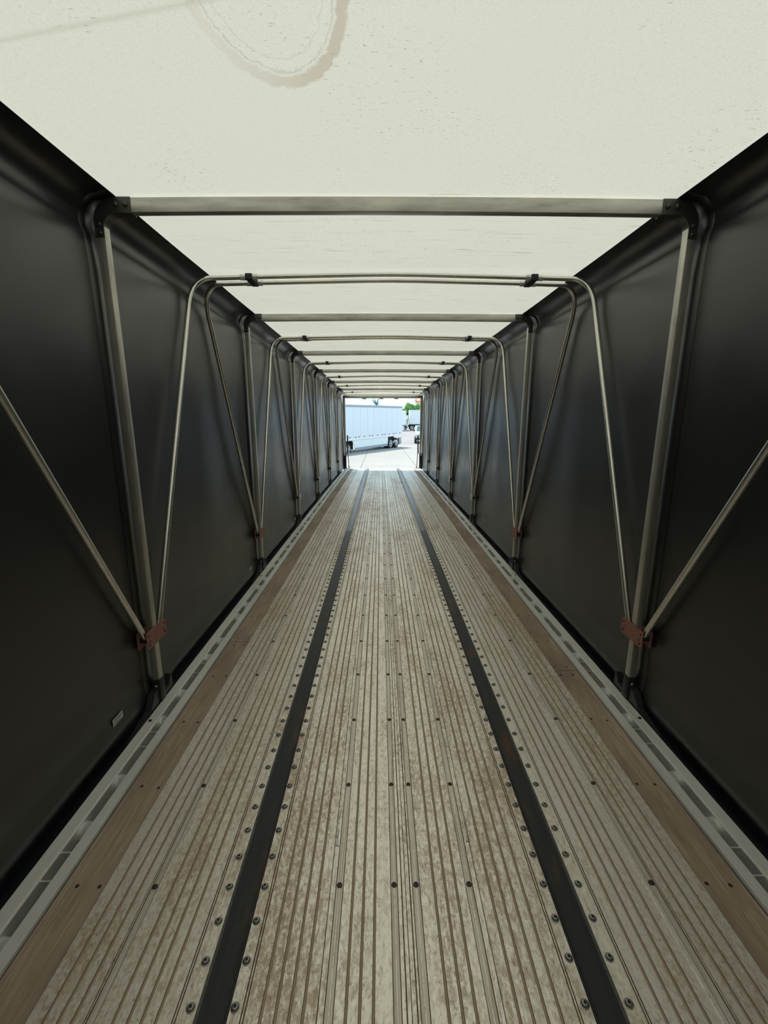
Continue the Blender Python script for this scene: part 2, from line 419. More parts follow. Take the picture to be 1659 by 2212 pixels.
for k, sg in PL.items():
    for i, (a, b) in enumerate(((Y0, SPLIT - .0015), (SPLIT + .0015, YE))):
        mb = MB(); extrude_profile(mb, sg, a, b)
        planks[(k, i)] = mb.build('deck_plank', [M['deck'], M['dirt'], M['dirt_dark'], M['channel']], floor)
# steel wear strips
for s in (-1, 1):
    for i, (a, b) in enumerate(((Y0, SPLIT - .002), (SPLIT + .002, YE))):
        mb = MB(); x0, x1 = sorted((s*.4885, s*.5655))
        extrude_profile(mb, [(x0, x0+.004, -.012, 0), (x0+.004, x0+.009, -.007, 0), (x0+.009, x1-.009, -.005, 0), (x1-.009, x1-.004, -.007, 0), (x1-.004, x1, -.012, 0)], a, b)
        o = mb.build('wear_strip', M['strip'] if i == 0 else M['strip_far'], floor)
        tag(o, 'black rust-flecked steel strip let into the deck' if i == 0 else 'worn shiny grey steel strip let into the far deck')
# rivets, screws
mb = MB(); mb.lathe([(.0125, 0), (.0125, .0012), (.0105, .0016), (.0098, .0042), (.0078, .0066), (.0048, .0074)], seg=14)
mb.lathe([(.0044, .0069), (.0044, .0077)], seg=6, mat=1)
rivet_me = mb.mesh('rivet', [M['rivet'], M['socket']], 35)
mb = MB(); mb.lathe([(.0095, -.002), (.0095, .0012), (.0082, .0032), (.0048, .0040)], seg=12)
mb.lathe([(.0036, .0036), (.0036, .0043)], seg=6, mat=1)
screw_me = mb.mesh('screw', [M['screw'], M['socket']], 35)
def place(me, name, parent, x, y, z):
    o = bpy.data.objects.new(name, me); COL.objects.link(o); o.parent = parent
    o.location = (x, y, z - drop(y)); o.rotation_euler = (0, 0, random.uniform(0, 6)); return o
LIMIT = 6.6
def scatter(me, name, parent_of, x, ylist, z):
    far = {}
    for y in ylist:
        p = parent_of(y)
        if y < LIMIT: place(me, name, p, x, y, z)
        else: far.setdefault(p.name, (p, []))[1].append(y)
    for p, yl in far.values():
        mb = MB(); pv = [tuple(v.co) for v in me.vertices]; pf = [tuple(q.vertices) for q in me.polygons]; pm = [q.material_index for q in me.polygons]
        for y in yl:
            b = len(mb.v); mb.v += [(x+a, y+c, z+d-drop(y)) for a, c, d in pv]
            mb.f += [tuple(b+i for i in f) for f in pf]; mb.m += pm
        me2 = mb.build(name + '_row', list(me.materials), p, 35); tag(me2, kind='stuff')
for s, kk in ((-1, 'left'), (1, 'right')):
    for key, x in (('inner_', .4695), ('outer_', .5880)):
        scatter(rivet_me, 'rivet', lambda y, k=key+kk: planks[(k, 0 if y < SPLIT else 1)], s*x, [.863 - .1028*3 + .1028*i for i in range(140) if .863 - .3084 + .1028*i < YE-.03], -.004)
sy = [1.172 + .4125*i for i in range(-1, 34)]
for x, key in ((-.2185, 'mid_left'), (-.0345, 'mid_left'), (.039, 'mid_right'), (.2185, 'mid_right'), (-.8385, 'outer_left'), (.8375, 'outer_right')):
    scatter(screw_me, 'screw', lambda y, k=key: planks[(k, 0 if y < SPLIT else 1)], x, sy, -.0018)
# rough weld scars along the plank seams
for key, x in (('mid_left', -.2415), ('mid_right', .2415), ('outer_left', -.8155), ('outer_right', .8155)):
    for ya, yb in ((1.325, 1.475), (2.47, 2.60), (3.80, 3.95)):
        mb = MB(); ya += random.uniform(-.02, .02); n = 26; sg = 1 if x > 0 else -1
        for q in range(n + 1):
            y = ya + (yb - ya)*q/n; w = .0042*random.uniform(.6, 1.35)*(1.5 if q in (0, n) else 1); hh = random.uniform(.0015, .0055); cx = x + random.uniform(-.0012, .0012)
            for dx, dz in ((-w, -.001), (-w*.5, hh*.8), (w*.1, hh), (w*.6, hh*.6), (w, -.001)): mb.v.append((cx+dx, y, dz+.001-drop(y)))
        for q in range(n):
            for j in range(4): mb.f.append((q*5+j, q*5+j+1, q*5+j+6, q*5+j+5)); mb.m.append(0)
        mb.build('weld_scar', M['spool'], planks[(key, 0)], 50)
# timber edge boards
boards = []
for s, cuts in ((-1, (Y0, 2.83, 6.6, 10.6, YE)), (1, (Y0, 2.45, 6.2, 10.2, YE))):
    for a, b in zip(cuts[:-1], cuts[1:]):
        mb = MB(); x0, x1 = sorted((s*1.0085, s*1.1500)); z = random.uniform(-.008, -.005)
        extrude_profile(mb, [(x0+.001, x0+.003, z-.002, 0), (x0+.003, x1-.003, z, 0), (x1-.003, x1-.001, z-.002, 0)], a+.0015, b-.0015)
        boards.append((s, a, b, z, mb.build('edge_board', M['wood'], floor)))
mb = MB(); mb.lathe([(.0065, -.001), (.0065, .0003)], seg=10); mb.lathe([(.0040, .0002), (.0040, .0008)], seg=6, mat=1)
wscrew_me = mb.mesh('board_screw', [M['hole'], M['screw']], 35)
for s in (-1, 1):
    for x in (1.028, 1.104):
        def pb(y, s=s): return next(q for q in boards if q[0] == s and q[1] <= y <= q[2])
        for y in [1.172 + .4125*i for i in range(0, 14)]:
            q = pb(y); place(wscrew_me, 'board_screw', q[4], s*x, y + random.uniform(-.01, .01), q[3])
    for jy in ((2.83,) if s < 0 else (2.45,)):
        for dy in (-.05, .045):
            for x in (1.03, 1.105):
                q = pb(jy + dy); place(wscrew_me, 'board_screw', q[4], s*x, jy + dy, q[3])

# ------------------------------------------------------------------ side rails
for idx, s in ((1, -1), (2, 1)):
    tr = tag(empty('trim_%d' % idx), 'pale aluminium side rail with open stake pockets along the %s deck edge' % ('left' if s < 0 else 'right'), 'side rail', kind='structure')
    X = lambda a, b: tuple(sorted((s*a, s*b)))
    def seglist(l):
        l = [(*X(a, b), z, m) for a, b, z, m in l]; l.sort(); return l
    mb = MB(); extrude_profile(mb, seglist([(1.1525, 1.1572, .008, 0), (1.1572, 1.2005, .001, 0)]), Y0, YE, .006)
    mb.build('inner_flange', M['rail'], tr)
    mb = MB(); extrude_profile(mb, seglist([(1.2365, 1.2425, .002, 0), (1.2425, 1.2475, -.003, 0), (1.2475, 1.2535, .002, 0), (1.2535, 1.2955, .001, 0)]), Y0, YE, .10)
    mb.build('rub_rail', M['rail'], tr)
    mb = MB(); extrude_profile(mb, seglist([(1.1995, 1.202, -.005, 0), (1.202, 1.2035, -.10, 0), (1.2035, 1.2355, -.105, 0)]), Y0, YE, .115)
    mb.build('rail_web', M['rail_in'], tr)
    mb = MB(); mb.box(*X(1.20, 1.40), Y0, YE-.05, -.40, -.30); mb.build('gap_light_block', M['dark'], tr)  # added unseen closure, stops ground light coming up between rail and tarp
    # stake pockets every 0.62 m with a plate at either end, two pipe spools between
    mb = MB(); mb.box(*X(1.2005, 1.2370), -.003, .003, -.10, -.001); web_me = mb.mesh('pocket_plate', M['spool'])
    mb = MB(); mb.box(*X(1.2020, 1.2350), -.046, .046, -.060, -.045); pock_me = mb.mesh('pocket_floor', M['dark'])
    arc = [(math.cos(math.radians(a))*.034, math.sin(math.radians(a))*.034) for a in range(0, 181, 20)]
    arc2 = [(u*.8, w*.8) for u, w in reversed(arc)]
    mb = MB(); mb.prism([(u, w-.040) for u, w in arc + arc2], 'x', *X(1.2000, 1.2370)); spool_me = mb.mesh('pipe_spool', M['spool'], 40)
    for k in range(-4, 22):
        y = 1.865 + .622*k
        if not (Y0 + .1 < y < YE - .3): continue
        for dy in (-.05, .05): link('pocket_plate', web_me, tr, (0, y+dy, -drop(y)))
        link('pocket_floor', pock_me, tr, (0, y, -drop(y)))
        for dy in (.165, .395): link('pipe_spool', spool_me, tr, (0, y+dy, -drop(y+dy)))
    mb = MB(); mb.lathe([(.009, 0), (.009, .0006)], (s*1.278, 1.995, .001), seg=12); mb.build('bolt_hole', M['hole'], tr)
    mb = MB()
    for k in range(1, 7):
        y = BOW0 + PITCH_B*k - .16; mb.lathe([(.009, 0), (.009, .0006)], (s*1.278, y, .001 - drop(y)), seg=12)
    mb.build('bolt_holes', M['hole'], tr)

# ------------------------------------------------------------------ tarpaulin walls, eaves and roof
bowY = [BOW0 + PITCH_B*i for i in range(-1, 6)] + [15.05]
hoopY = [b + 1.065 for b in bowY[:-1]]; hoopY[0] = 0.91
sup = sorted([(y, 'b') for y in bowY] + [(y, 'h') for y in hoopY])
def sag(y):
    """0 at a bow or hoop, 1 half way between"""
    for (a, _), (b, _) in zip(sup[:-1], sup[1:]):
        if a <= y <= b: return math.sin(math.pi * (y - a) / (b - a)) ** 0.8
    return 0.3
def near(y, lst, w):
    d = min(abs(y - q) for q in lst); return math.exp(-(d / w) ** 2)
def wall_profile(y):
    g = sag(y); hb = near(y, hoopY, .16)
    eave = .006 * hb - .010 * g
    top = 2.488 - .004 * g
    pts = [(1.235, top), (1.262, top - .002), (1.290, top - .012)]
    cx, cz, r = 1.272 + eave, top - .108, .104
    for a in (62, 40, 18, -2, -18, -30): pts.append((cx + r*math.cos(math.radians(a)), cz + r*math.sin(math.radians(a))))
    pts += [(1.358 + .5*eave, 2.26), (1.354, 2.18)]
    for z in (2.0, 1.7, 1.4, 1.1, .8, .55, .38): pts.append((1.353 + .010*g*math.sin(math.pi*z/2.3) , z))
    k = .6 + .4*g
    pts += [(1.354, .24), (1.355, .17), (1.353 - .002*k, .12), (1.346 - .004*k, .075), (1.342 - .004*k, .045), (1.344, .018), (1.360, -.015), (1.385, -.05), (1.39, -.12), (1.39, -.30)]
    return pts
tarpY = sorted(set([round(Y0 + .11*i, 3) for i in range(int((15.02 - Y0)/.11) + 1)] + [15.05]))
for s, nm in ((-1, 'left'), (1, 'right')):
    mb = MB(); prof = [wall_profile(y) for y in tarpY]; n = len(prof[0])
    for y, p in zip(tarpY, prof): mb.v += [(s*x, y, z - drop(y)) for x, z in p]
    for i in range(len(tarpY)-1):
        for j in range(n-1): mb.f.append((i*n+j, i*n+j+1, (i+1)*n+j+1, (i+1)*n+j)); mb.m.append(0)
    me = bpy.data.meshes.new('wall_'+nm); me.from_pydata(mb.v, [], mb.f); me.materials.append(M['vinyl'])
    me.polygons.foreach_set('use_smooth', [True]*len(me.polygons))
    wall = link('wall_'+nm, me)
    tag(wall, 'glossy black vinyl tarpaulin side with rolled eave on the %s' % nm, 'tarpaulin wall', kind='structure')
    # sewn strip behind each bow
    for by in bowY[:-1]:
        mb = MB(); pf = [(x, z) for x, z in wall_profile(by) if z > -.06]; k = len(pf)
        for dy in (-.050, -.046, .046, .050):
            o_ = 0 if abs(dy) == .050 else .0035
            mb.v += [(s*(x - o_*(.5 if z > 2.44 else 1)), by + dy, z - o_*(1 if z > 2.44 else 0)) for x, z in pf]
        for q in range(3):
            for j in range(k-1): mb.f.append((q*k+j, q*k+j+1, (q+1)*k+j+1, (q+1)*k+j)); mb.m.append(0)
        mb.build('sewn_strip', M['vinyl'], wall, 60, loc=(0, 0, -drop(by)))
    if s < 0:
        for (ya, yb, z0, z1, lines) in ((1.815, 1.893, .105, .140, True), (4.01, 4.085, .085, .125, True)):
            d = drop(ya); o = MB(); x = -1.346
            o.box(x-.001, x, ya, yb, z0-d, z1-d)
            lab = o.build('sewn_label', M['label'], wall); tag(lab, 'small white printed care label')
            o = MB(); hh = z1 - z0
            for k, (f0, f1, l0, l1) in enumerate(((.62, .86, .10, .90), (.40, .50, .10, .85), (.24, .32, .10, .7), (.10, .17, .10, .8))):
                o.box(x+.0001, x+.0004, ya+(yb-ya)*l0, ya+(yb-ya)*l1, z0+hh*f0-d, z0+hh*f1-d)
            o.build('printed_lines', M['ink'], lab)
        o = MB(); o.box(-1.346, -1.344, 6.27, 6.33, .055-drop(6.3), .115-drop(6.3)); tag(o.build('sewn_label', M['label'], wall), 'tiny bright label by the third bow')
# roof
mb = MB(); xs = [-1.255 + 2.51*i/24 for i in range(25)]
for y in tarpY:
    g = sag(y); hb = near(y, hoopY, .12)
    for x in xs:
        c = 1 - (x/1.255)**2
        mb.v.append((x, y, 2.4905 + .010*c*hb + .004*c - .004*g*c*0 - drop(y)))
n = len(xs)
for i in range(len(tarpY)-1):
    for j in range(n-1): mb.f.append((i*n+j, i*n+j+1, (i+1)*n+j+1, (i+1)*n+j)); mb.m.append(0)
me = bpy.data.meshes.new('ceiling'); me.from_pydata(mb.v, [], mb.f); me.materials.append(M['roof'])
me.polygons.foreach_set('use_smooth', [True]*len(me.polygons))
tag(link('ceiling', me), 'translucent white fabric roof with stains and a ring mark', 'roof fabric', kind='structure')
# front bulkhead behind the camera
mb = MB(); mb.box(-1.39, 1.39, Y0-.06, Y0, -.3, 2.5)
tag(mb.build('wall_front', M['vinyl']), 'plain black bulkhead closing the front of the trailer', 'bulkhead', kind='structure')

# ------------------------------------------------------------------ bow frames
ORD = ['first', 'second', 'third', 'fourth', 'fifth', 'sixth']
def make_bow():
    r = empty('bow_frame')
    D0, D1 = 0.0, .042; yc = (D0 + D1)/2
    # crossbar, slightly crowned
    path = [(x, yc - .003, 2.4495 + .007*(1-(x/1.2)**2)) for x in [-1.20 + 2.40*i/16 for i in range(17)]]
    mb = MB(); mb.sweep(path, rrect(.030, .0185, .0028), (0, 0, 1)); mb.build('crossbar', M['bar'], r, 40)
    for s in (-1, 1):
        mb = MB(); mb.sweep([(s*1.314, yc, z) for z in (-.05, .5, 1.0, 1.5, 2.0, 2.37)], rrect(.0185, .021, .0025), (1, 0, 0)); mb.build('post', M['bow'], r, 40)
        # corner elbow, wraps both ends
        out_ = [(1.236 + .1015*math.sin(math.radians(q)), 2.3795 + .1015*math.cos(math.radians(q))) for q in range(0, 91, 9)]
        in_ = [(1.235 + .0615*math.sin(math.radians(q)), 2.356 + .0615*math.cos(math.radians(q))) for q in range(90, -1, -9)]
        poly = [(1.168, 2.481)] + out_ + [(1.3375, 2.322), (1.2965, 2.322)] + in_ + [(1.168, 2.4175)]
        mb = MB(); mb.prism([(s*u, w) for u, w in poly], 'y', D0-.003, D1+.003); el = mb.build('corner_bracket', M['cast'], r, 35)
        for x, z in ((1.190, 2.450), (1.232, 2.449), (1.3135, 2.372), (1.3135, 2.338)):
            mb = MB(); mb.lathe([(.0105, .0), (.0105, -.003), (.0085, -.007), (.004, -.009)], (s*x, D0-.003, z), 'y', 10); mb.build('bolt', M['cast'], el, 40)
        # foot: black sleeve, bolts, carriage
        mb = MB(); mb.bbox(s*1.314-.0225, s*1.314+.0225, D0-.004, D1+.004, -.12, .135, .003); ft = mb.build('foot_sleeve', M['boot'], r, 40)
        for z in (.095, .03):
            mb = MB(); mb.lathe([(.010, 0), (.010, -.004), (.006, -.008)], (s*1.314, D0-.004, z), 'y', 8); mb.build('bolt', M['bolt'], ft, 40)
        mb = MB(); x0, x1 = sorted((s*1.301, s*1.336))
        mb.prism([(-.30, -.06), (-.26, -.025), (-.10, .012), (-.05, .075), (-.005, .085), (-.005, -.06)], 'x', x0, x1)
        mb.prism([(.046, -.06), (.046, .02), (.10, .035), (.135, .085), (.145, .085), (.15, -.06)], 'x', x0, x1)
        mb.build('roller_carriage', M['boot'], r)
        # brace bracket: two plates on either face of the post
        br = None
        for xx, nm in ((1.2885, 'brace_plate'), (1.3375, 'brace_plate')):
            x0, x1 = sorted((s*xx, s*(xx+.004)))
            mb = MB(); mb.prism([(-.072, .352), (-.078, .360), (-.078, .436), (-.072, .445), (.113, .445), (.120, .436), (.120, .360), (.113, .352)], 'x', x0, x1)
            p = mb.build(nm, M['red'], r)
            if xx < 1.3:
                br = p
                for y, z in ((-.060, .425), (-.060, .372), (.102, .425), (.102, .372)):
                    mb = MB(); mb.lathe([(.0055, 0), (.0055, -s*.0012)], (s*1.2885, y, z), 'x', 8); mb.build('bolt_hole', M['hole'], p)
                for y, z in ((-.052, .398), (.094, .398)):
                    mb = MB(); mb.lathe([(.008, 0), (.008, -s*.007), (.004, -s*.007), (.004, -s*.016)], (s*1.2885, y, z), 'x', 6); mb.build('bolt', M['bolt'], p, 40)
        for y in (-.052, .094):
            mb = MB(); mb.lathe([(.014, -.022), (.014, .022)], (s*1.315, y, .398), 'x', 10); mb.build('rod_eye', M['rubber'], r, 40)
    return r
bow = make_bow()
grey_plate = None
for i in range(6):
    b = bow if i == 0 else copy_tree(bow)
    y = BOW0 + PITCH_B*i
    b.location = (0, y, -drop(y))
    tag(b, ('square-tube aluminium bow frame nearest the camera, red brackets low on its posts' if i == 0 else
            'square-tube aluminium bow frame with red brackets, %s from the camera' % ORD[i] if i == 1 else
            'square-tube aluminium bow frame with grey brackets, %s from the camera' % ORD[i]), 'bow frame', 'square aluminium bow frames down the trailer')
    if i >= 2:
        for c in b.children:
            if c.name.startswith('brace_plate'):
                if grey_plate is None:
                    grey_plate = c.data.copy(); 
                me = c.data.copy(); me.materials[0] = M['bow']; c.data = me

# ------------------------------------------------------------------ paired tube hoops
def make_hoop(ya_low, ya, yb, yb_low):
    r = empty('tube_hoop')
    def half(s, yl, yt):
        P0 = Vector((s*1.315, yl, .415)); ctrl = Vector((s*1.322, yt - (yt-yl)*.02, 2.452))
        P1 = P0.lerp(ctrl, .905); P2 = Vector((s*1.165, yt, 2.447))
        pts = [P0, P0.lerp(P1, .5), P1]
        for k in range(1, 9):
            t = k/9; pts.append(P1*(1-t)**2 + ctrl*2*t*(1-t) + P2*t*t)
        pts.append(P2); pts.append(Vector((s*1.0, yt, 2.4515))); return pts
    for yl, yt in ((ya_low, ya), (yb_low, yb)):
        for s in (-1, 1):
            mb = MB(); mb.tube(half(s, yl, yt), .0155, 12); leg = mb.build('hoop_leg', M['tube'], r, 40)
            # worn bare pin hole near the foot
            mb = MB(); mb.lathe([(.019, -.016), (.019, .016)], (s*.985, yt, 2.4515), 'x', 8); mb.build('coupling_nut', M['spool'], leg, 30)
        top = [(-1.0, yt, 2.4515), (-.6, yt, 2.4600), (-.2, yt, 2.4680), (0, yt, 2.4700), (.2, yt, 2.4680), (.6, yt, 2.4600), (1.0, yt, 2.4515)]
        mb = MB(); mb.tube(top, .0135, 12); mb.build('roof_tube', M['tube'], r, 40)
    for s in (-1, 1):
        x = s*.945; a, b = x-.022, x+.022
        mb = MB(); mb.bbox(a, b, ya-.022, yb+.022, 2.434, 2.472, .004); mb.build('tube_clip', M['rubber'], r, 40)
        mb = MB(); mb.lathe([(.019, -.014), (.019, .014)], (s*.905, ya, 2.4535), 'x', 8); mb.build('coupling_nut', M['spool'], r, 30)
        mb = MB(); mb.lathe([(.019, -.014), (.019, .014)], (s*.905, yb, 2.4535), 'x', 8); mb.build('coupling_nut', M['spool'], r, 30)
    return r
hoop = make_hoop(.094, 1.00, 1.13, PITCH_B - .052)
for i in range(6):
    h = hoop if i == 0 else copy_tree(hoop)
    y = BOW0 + PITCH_B*i; ym = y + 1.065
    h.location = (0, y, -drop(ym))
    tag(h, 'pair of round steel tube hoops clipped together, %s' % ('between the nearest two bow frames' if i == 0 else
        'just beyond the %s bow frame' % ORD[i] if i < 5 else 'the last before the open rear'), 'tube hoop', 'paired round tube hoops between the bows')
near_h = make_hoop(-2.06, -1.275 + .02, -1.155 + .02, -.052)
near_h.location = (0, BOW0, 0)
tag(near_h, 'round steel brace tubes running out of frame before the first bow frame', 'tube hoop', 'paired round tube hoops between the bows')

# ------------------------------------------------------------------ rear frame
dr = drop(15.05)
rf = tag(empty('rear_frame', (0, 15.06, -dr)), 'metal frame around the open rear end with latch rods on both sides', 'rear frame')
mb = MB(); mb.bbox(-1.35, 1.35, -.02, .05, 2.345, 2.43, .006); mb.build('header', M['bow'], rf, 40)
mb = MB(); mb.box(-1.33, 1.33, .005, .012, 2.42, 2.492); mb.build('header_flap', M['roof'], rf)
for x in (-.62, -.05, .45): 
    mb = MB(); mb.bbox(x-.07, x+.07, -.015, .03, 2.31, 2.347, .004); mb.build('header_tab', M['bar'], rf, 40)
for s in (-1, 1):
    mb = MB(); mb.sweep([(s*1.305, .015, z) for z in (-.05, 1.2, 2.35)], rrect(.045, .03, .005), (1, 0, 0)); mb.build('post', M['bow'], rf, 40)
    mb = MB(); mb.bbox(s*1.305-.050, s*1.305+.050, -.02, .05, -.06, .52, .004); mb.build('foot_sleeve', M['boot'], rf, 40)
    mb = MB(); mb.tube([(s*1.215, .06, .50), (s*1.205, .06, 1.12)], .024, 10); rod = mb.build('latch_rod', M['boot'], rf, 40)
    mb = MB(); mb.tube([(s*1.18, .07, .10), (s*1.205, .06, .56)], .013, 10); mb.build('rod_tip', M['rail_in'], rod, 40)
    mb = MB(); mb.tube([(s*1.18, .07, .03), (s*1.18, .07, .10)], .020, 10); mb.build('rod_foot', M['white'], rod, 40)
    mb = MB(); mb.tube([(s*1.165, .05, .04), (s*1.155, .04, .02), (s*1.17, .02, -.005), (s*1.23, .0, -.01), (s*1.275, .0, .0)], .017, 10); mb.build('hinge_arm', M['boot'], rf, 40)

# ------------------------------------------------------------------ yard
ground = tag(empty('ground'), 'pale concrete yard of large slabs behind the trailer', 'ground', kind='structure')
mb = MB(); yy = [-60, 0, 50]
for a, b in zip(yy[:-1], yy[1:]): mb.quad((-160, a, gz(a)-.03), (160, a, gz(a)-.03), (160, b, gz(b)-.03), (-160, b, gz(b)-.03))
mb.build('slab_bed', M['joint'], ground)
for i in range(-8, 9):
    for j in range(-4, 3):
        x0, x1 = -1.2 + 3.2*i + .012, -1.2 + 3.2*(i+1) - .012; y0, y1 = 14 + 12*j + .012, 14 + 12*(j+1) - .012
        mb = MB(); mb.add([(x0,y0,gz(y0)-.03),(x1,y0,gz(y0)-.03),(x1,y1,gz(y1)-.03),(x0,y1,gz(y1)-.03),(x0,y0,gz(y0)),(x1,y0,gz(y0)),(x1,y1,gz(y1)),(x0,y1,gz(y1))],
                          [(4,5,6,7),(0,1,5,4),(1,2,6,5),(2,3,7,6),(3,0,4,7)])
        mb.build('concrete_slab', M['concrete'], ground)
mb = MB()
for sx in (-1, 1):
    x0, x1 = sorted((sx*28, sx*160))
    for a, b in zip(yy[:-1], yy[1:]): mb.quad((x0, a, gz(a)), (x1, a, gz(a)), (x1, b, gz(b)), (x0, b, gz(b)))
mb.build('outer_paving', M['concrete'], ground)
mb = MB(); yy = [50, 92, 400]
for a, b in zip(yy[:-1], yy[1:]): mb.quad((-260, a, gz(a)-.004), (260, a, gz(a)-.004), (260, b, gz(b)-.004), (-260, b, gz(b)-.004))
mb.build('rear_lot', M['asphalt'], ground)

# ------------------------------------------------------------------ vehicles behind
def wheel(mb_parent, x, y, r, w, side, rim=True):
    """wheel with its axle along local x; side = +1/-1 is the outer face"""
    mb = MB(); mb.lathe([(r*.55, -w/2), (r*.93, -w/2), (r, -w*.32), (r, w*.32), (r*.93, w/2), (r*.55, w/2)], (x, y, r), 'x', 28)
    t = mb.build('tyre', M['tyre'], mb_parent, 40)
    mb = MB(); e = side*(w/2+.004)
    mb.lathe([(r*.60, e-side*.04), (r*.60, e), (r*.46, e), (r*.40, e-side*.07), (r*.22, e-side*.07), (r*.20, e+side*.02), (r*.08, e+side*.03)], (x, y, r), 'x', 20)
    mb.build('rim', M['rim'], t, 40)
    return t
def semi_trailer(name, loc, ang, L, label, hbox=2.85, zb=1.22, detail=True, tyre_y=(1.2, 2.5)):
    """local y runs from the rear end (0) to the front (L); +x is the side we see"""
    r = empty(name, loc, (-.0096, 0, ang)); tag(r, label, 'semi-trailer')
    Wd = 1.28
    mb = MB(); mb.box(-Wd, Wd-.03, 0.02, L, zb, zb+hbox-.03); mb.build('box_body', M['white'], r)
    n = max(2, round(L/1.22)); p = L/n
    for k in range(n):
        mb = MB(); mb.bbox(Wd-.028, Wd, k*p+.012, (k+1)*p-.012, zb+.12, zb+hbox-.17, .006); mb.build('side_panel', M['panel'], r)
    mb = MB(); mb.box(Wd-.03, Wd-.018, 0.02, L, zb+.1, zb+hbox-.1); mb.build('panel_joint', M['grey'], r)
    mb = MB(); mb.bbox(Wd-.05, Wd+.02, 0, L, zb+hbox-.19, zb+hbox, .02); mb.build('top_rail', M['grey'], r)
    mb = MB(); mb.bbox(-Wd, Wd-.02, 0, L, zb+hbox-.03, zb+hbox, .01); mb.build('roof', M['white'], r)
    mb = MB(); mb.bbox(Wd-.05, Wd+.02, 0, L, zb-.03, zb+.14, .01); mb.build('bottom_rail', M['white'], r)
    if detail:
        mb = MB()
        for k in range(int(L/.3)): mb.box(Wd+.02, Wd+.022, 3.2+k*.3, 3.35+k*.3, zb+.0, zb+.05) if 3.2+k*.3 < L-.3 else None
        mb.build('reflective_dashes', M['label'], r)
        for k in range(n):
            for q in ((.5,) if k % 2 == 0 else (.28, .72)):
                mb = MB(); mb.bbox(Wd, Wd+.02, (k+q)*p-.13, (k+q)*p+.13, zb+.19, zb+.26, .006); mb.build('marker_plate', M['marker'], r)
        for a, b in ((3.3, 6.4), (6.42, 9.55)):
            mb = MB(); mb.prism([(a if a > 3 else a+.15, zb-.03), (b if b < 8 else b+.35, zb-.03), (b, .56), (a, .56)], 'x', Wd-.06, Wd-.03); sk = mb.build('side_skirt', M['white'], r)
            mb = MB(); mb.prism([(a, .56), (b, .56), (b-(.25 if b > 8 else 0), .34), (a, .34)], 'x', Wd-.075, Wd-.045); mb.build('skirt_flap', M['grey'], sk)
    # running gear
    mb = MB(); mb.box(-.55, .55, .4, 4.0, zb-.28, zb-.03); mb.build('slider_frame', M['dark'], r)
    for y in tyre_y:
        for x, sd in ((1.05, 1), (.70, 1), (-1.05, -1), (-.70, -1)): wheel(r, x, y, .50, .27, sd)
        mb = MB(); mb.tube([(-1.0, y, .50), (1.0, y, .50)], .07, 10); mb.build('axle', M['dark'], r)
    if detail:
        mb = MB(); mb.tube([(1.1, 2.75, .4), (1.15, 3.15, zb-.05)], .03, 6); mb.tube([(1.1, 3.3, .4), (1.1, 2.85, zb-.05)], .03, 6); mb.build('brace_strut', M['grey'], r)
        mb = MB(); mb.bbox(1.02, 1.24, .12, .60, .32, .98, .06); mf = mb.build('tool_box', M['grey'], r)
        mb = MB(); mb.box(1.238, 1.246, .12, .60, .88, .98); tp = mb.build('tape_band', M['label'], mf)
        for a in (.14, .38):
            mb = MB(); mb.box(1.241, 1.250, a, a+.12, .885, .975); mb.build('red_tape', M['marker'], mf)
        for y, z in ((1.25, .62), (1.9, .60), (1.6, .72)):
            mb = MB(); mb.lathe([(.10, -.05), (.10, .05), (.05, .07)], (1.16, y, z), 'x', 10); mb.build('brake_can', M['rim'], r)
        for y in (9.6, 9.9):
            mb = MB(); mb.bbox(.75, .87, y-.06, y+.06, .15, zb-.03, .01); mb.build('landing_leg', M['dark'], r)
        mb = MB(); mb.box(-1.2, 1.2, 0, .06, .45, .58); mb.build('rear_bumper', M['dark'], r)
    for me in {c.data for c in r.children_recursive}:        # the side we see is local -x
        me.transform(Matrix.Scale(-1, 4, (1, 0, 0))); me.flip_normals()
    return r
TH = math.atan2(.456, .89)            # heading of the near semi-trailer
ang = math.pi - TH                     # local +y (rear to front) points towards us and to the left
sx, syy = 2.12 - 0.0, 45.0
# position so that the visible side (+x local) lies on the measured line
Mx = Matrix.Rotation(ang, 3, 'Z')
off = Mx @ Vector((-1.28, 0, 0))
loc = Vector((2.15, 45.2, 0)) - off; loc.z = gz(45.2)
semi_trailer('semi_trailer', loc, ang, 13.4, 'long white panel-sided semi-trailer with side skirt, largest vehicle in the yard')
# its tractor, seen only by a wheel at the opening's edge
tr = empty('tractor_unit', loc, (-.0096, 0, ang)); tag(tr, 'road tractor under the long white semi-trailer, only its rear wheel showing', 'truck')
for y in (10.5, 11.8):
    for x, sd in ((1.05, 1), (.72, 1), (-1.05, -1), (-.72, -1)): wheel(tr, x, y, .51, .27, sd)
for y in (10.5, 11.8):
    mb = MB(); mb.tube([(-1.0, y, .51), (1.0, y, .51)], .08, 10); mb.build('axle', M['dark'], tr)
mb = MB(); mb.box(-.45, .45, 10.0, 18.5, .72, .98); mb.build('chassis', M['dark'], tr)
mb = MB(); mb.bbox(-1.2, 1.2, 9.72, 9.80, .45, 1.16, .01); mb.build('mud_flap', M['dark'], tr)
mb = MB(); mb.bbox(-1.15, 1.15, 13.7, 16.4, .9, 3.5, .12); mb.build('cab', M['white'], tr)
mb = MB(); mb.bbox(-.95, .95, 16.2, 18.6, .8, 2.0, .15); mb.build('hood', M['white'], tr)
mb = MB(); mb.box(-1.0, 1.0, 16.38, 16.42, 2.15, 2.95); mb.build('windscreen', M['glass'], tr)
for x, sd in ((1.05, 1), (-1.05, -1)): wheel(tr, x, 17.6, .51, .28, sd)

def at(x, zc, y=None, z=None):
    return (-0.078 + (x - 822) / 942.0 * zc)
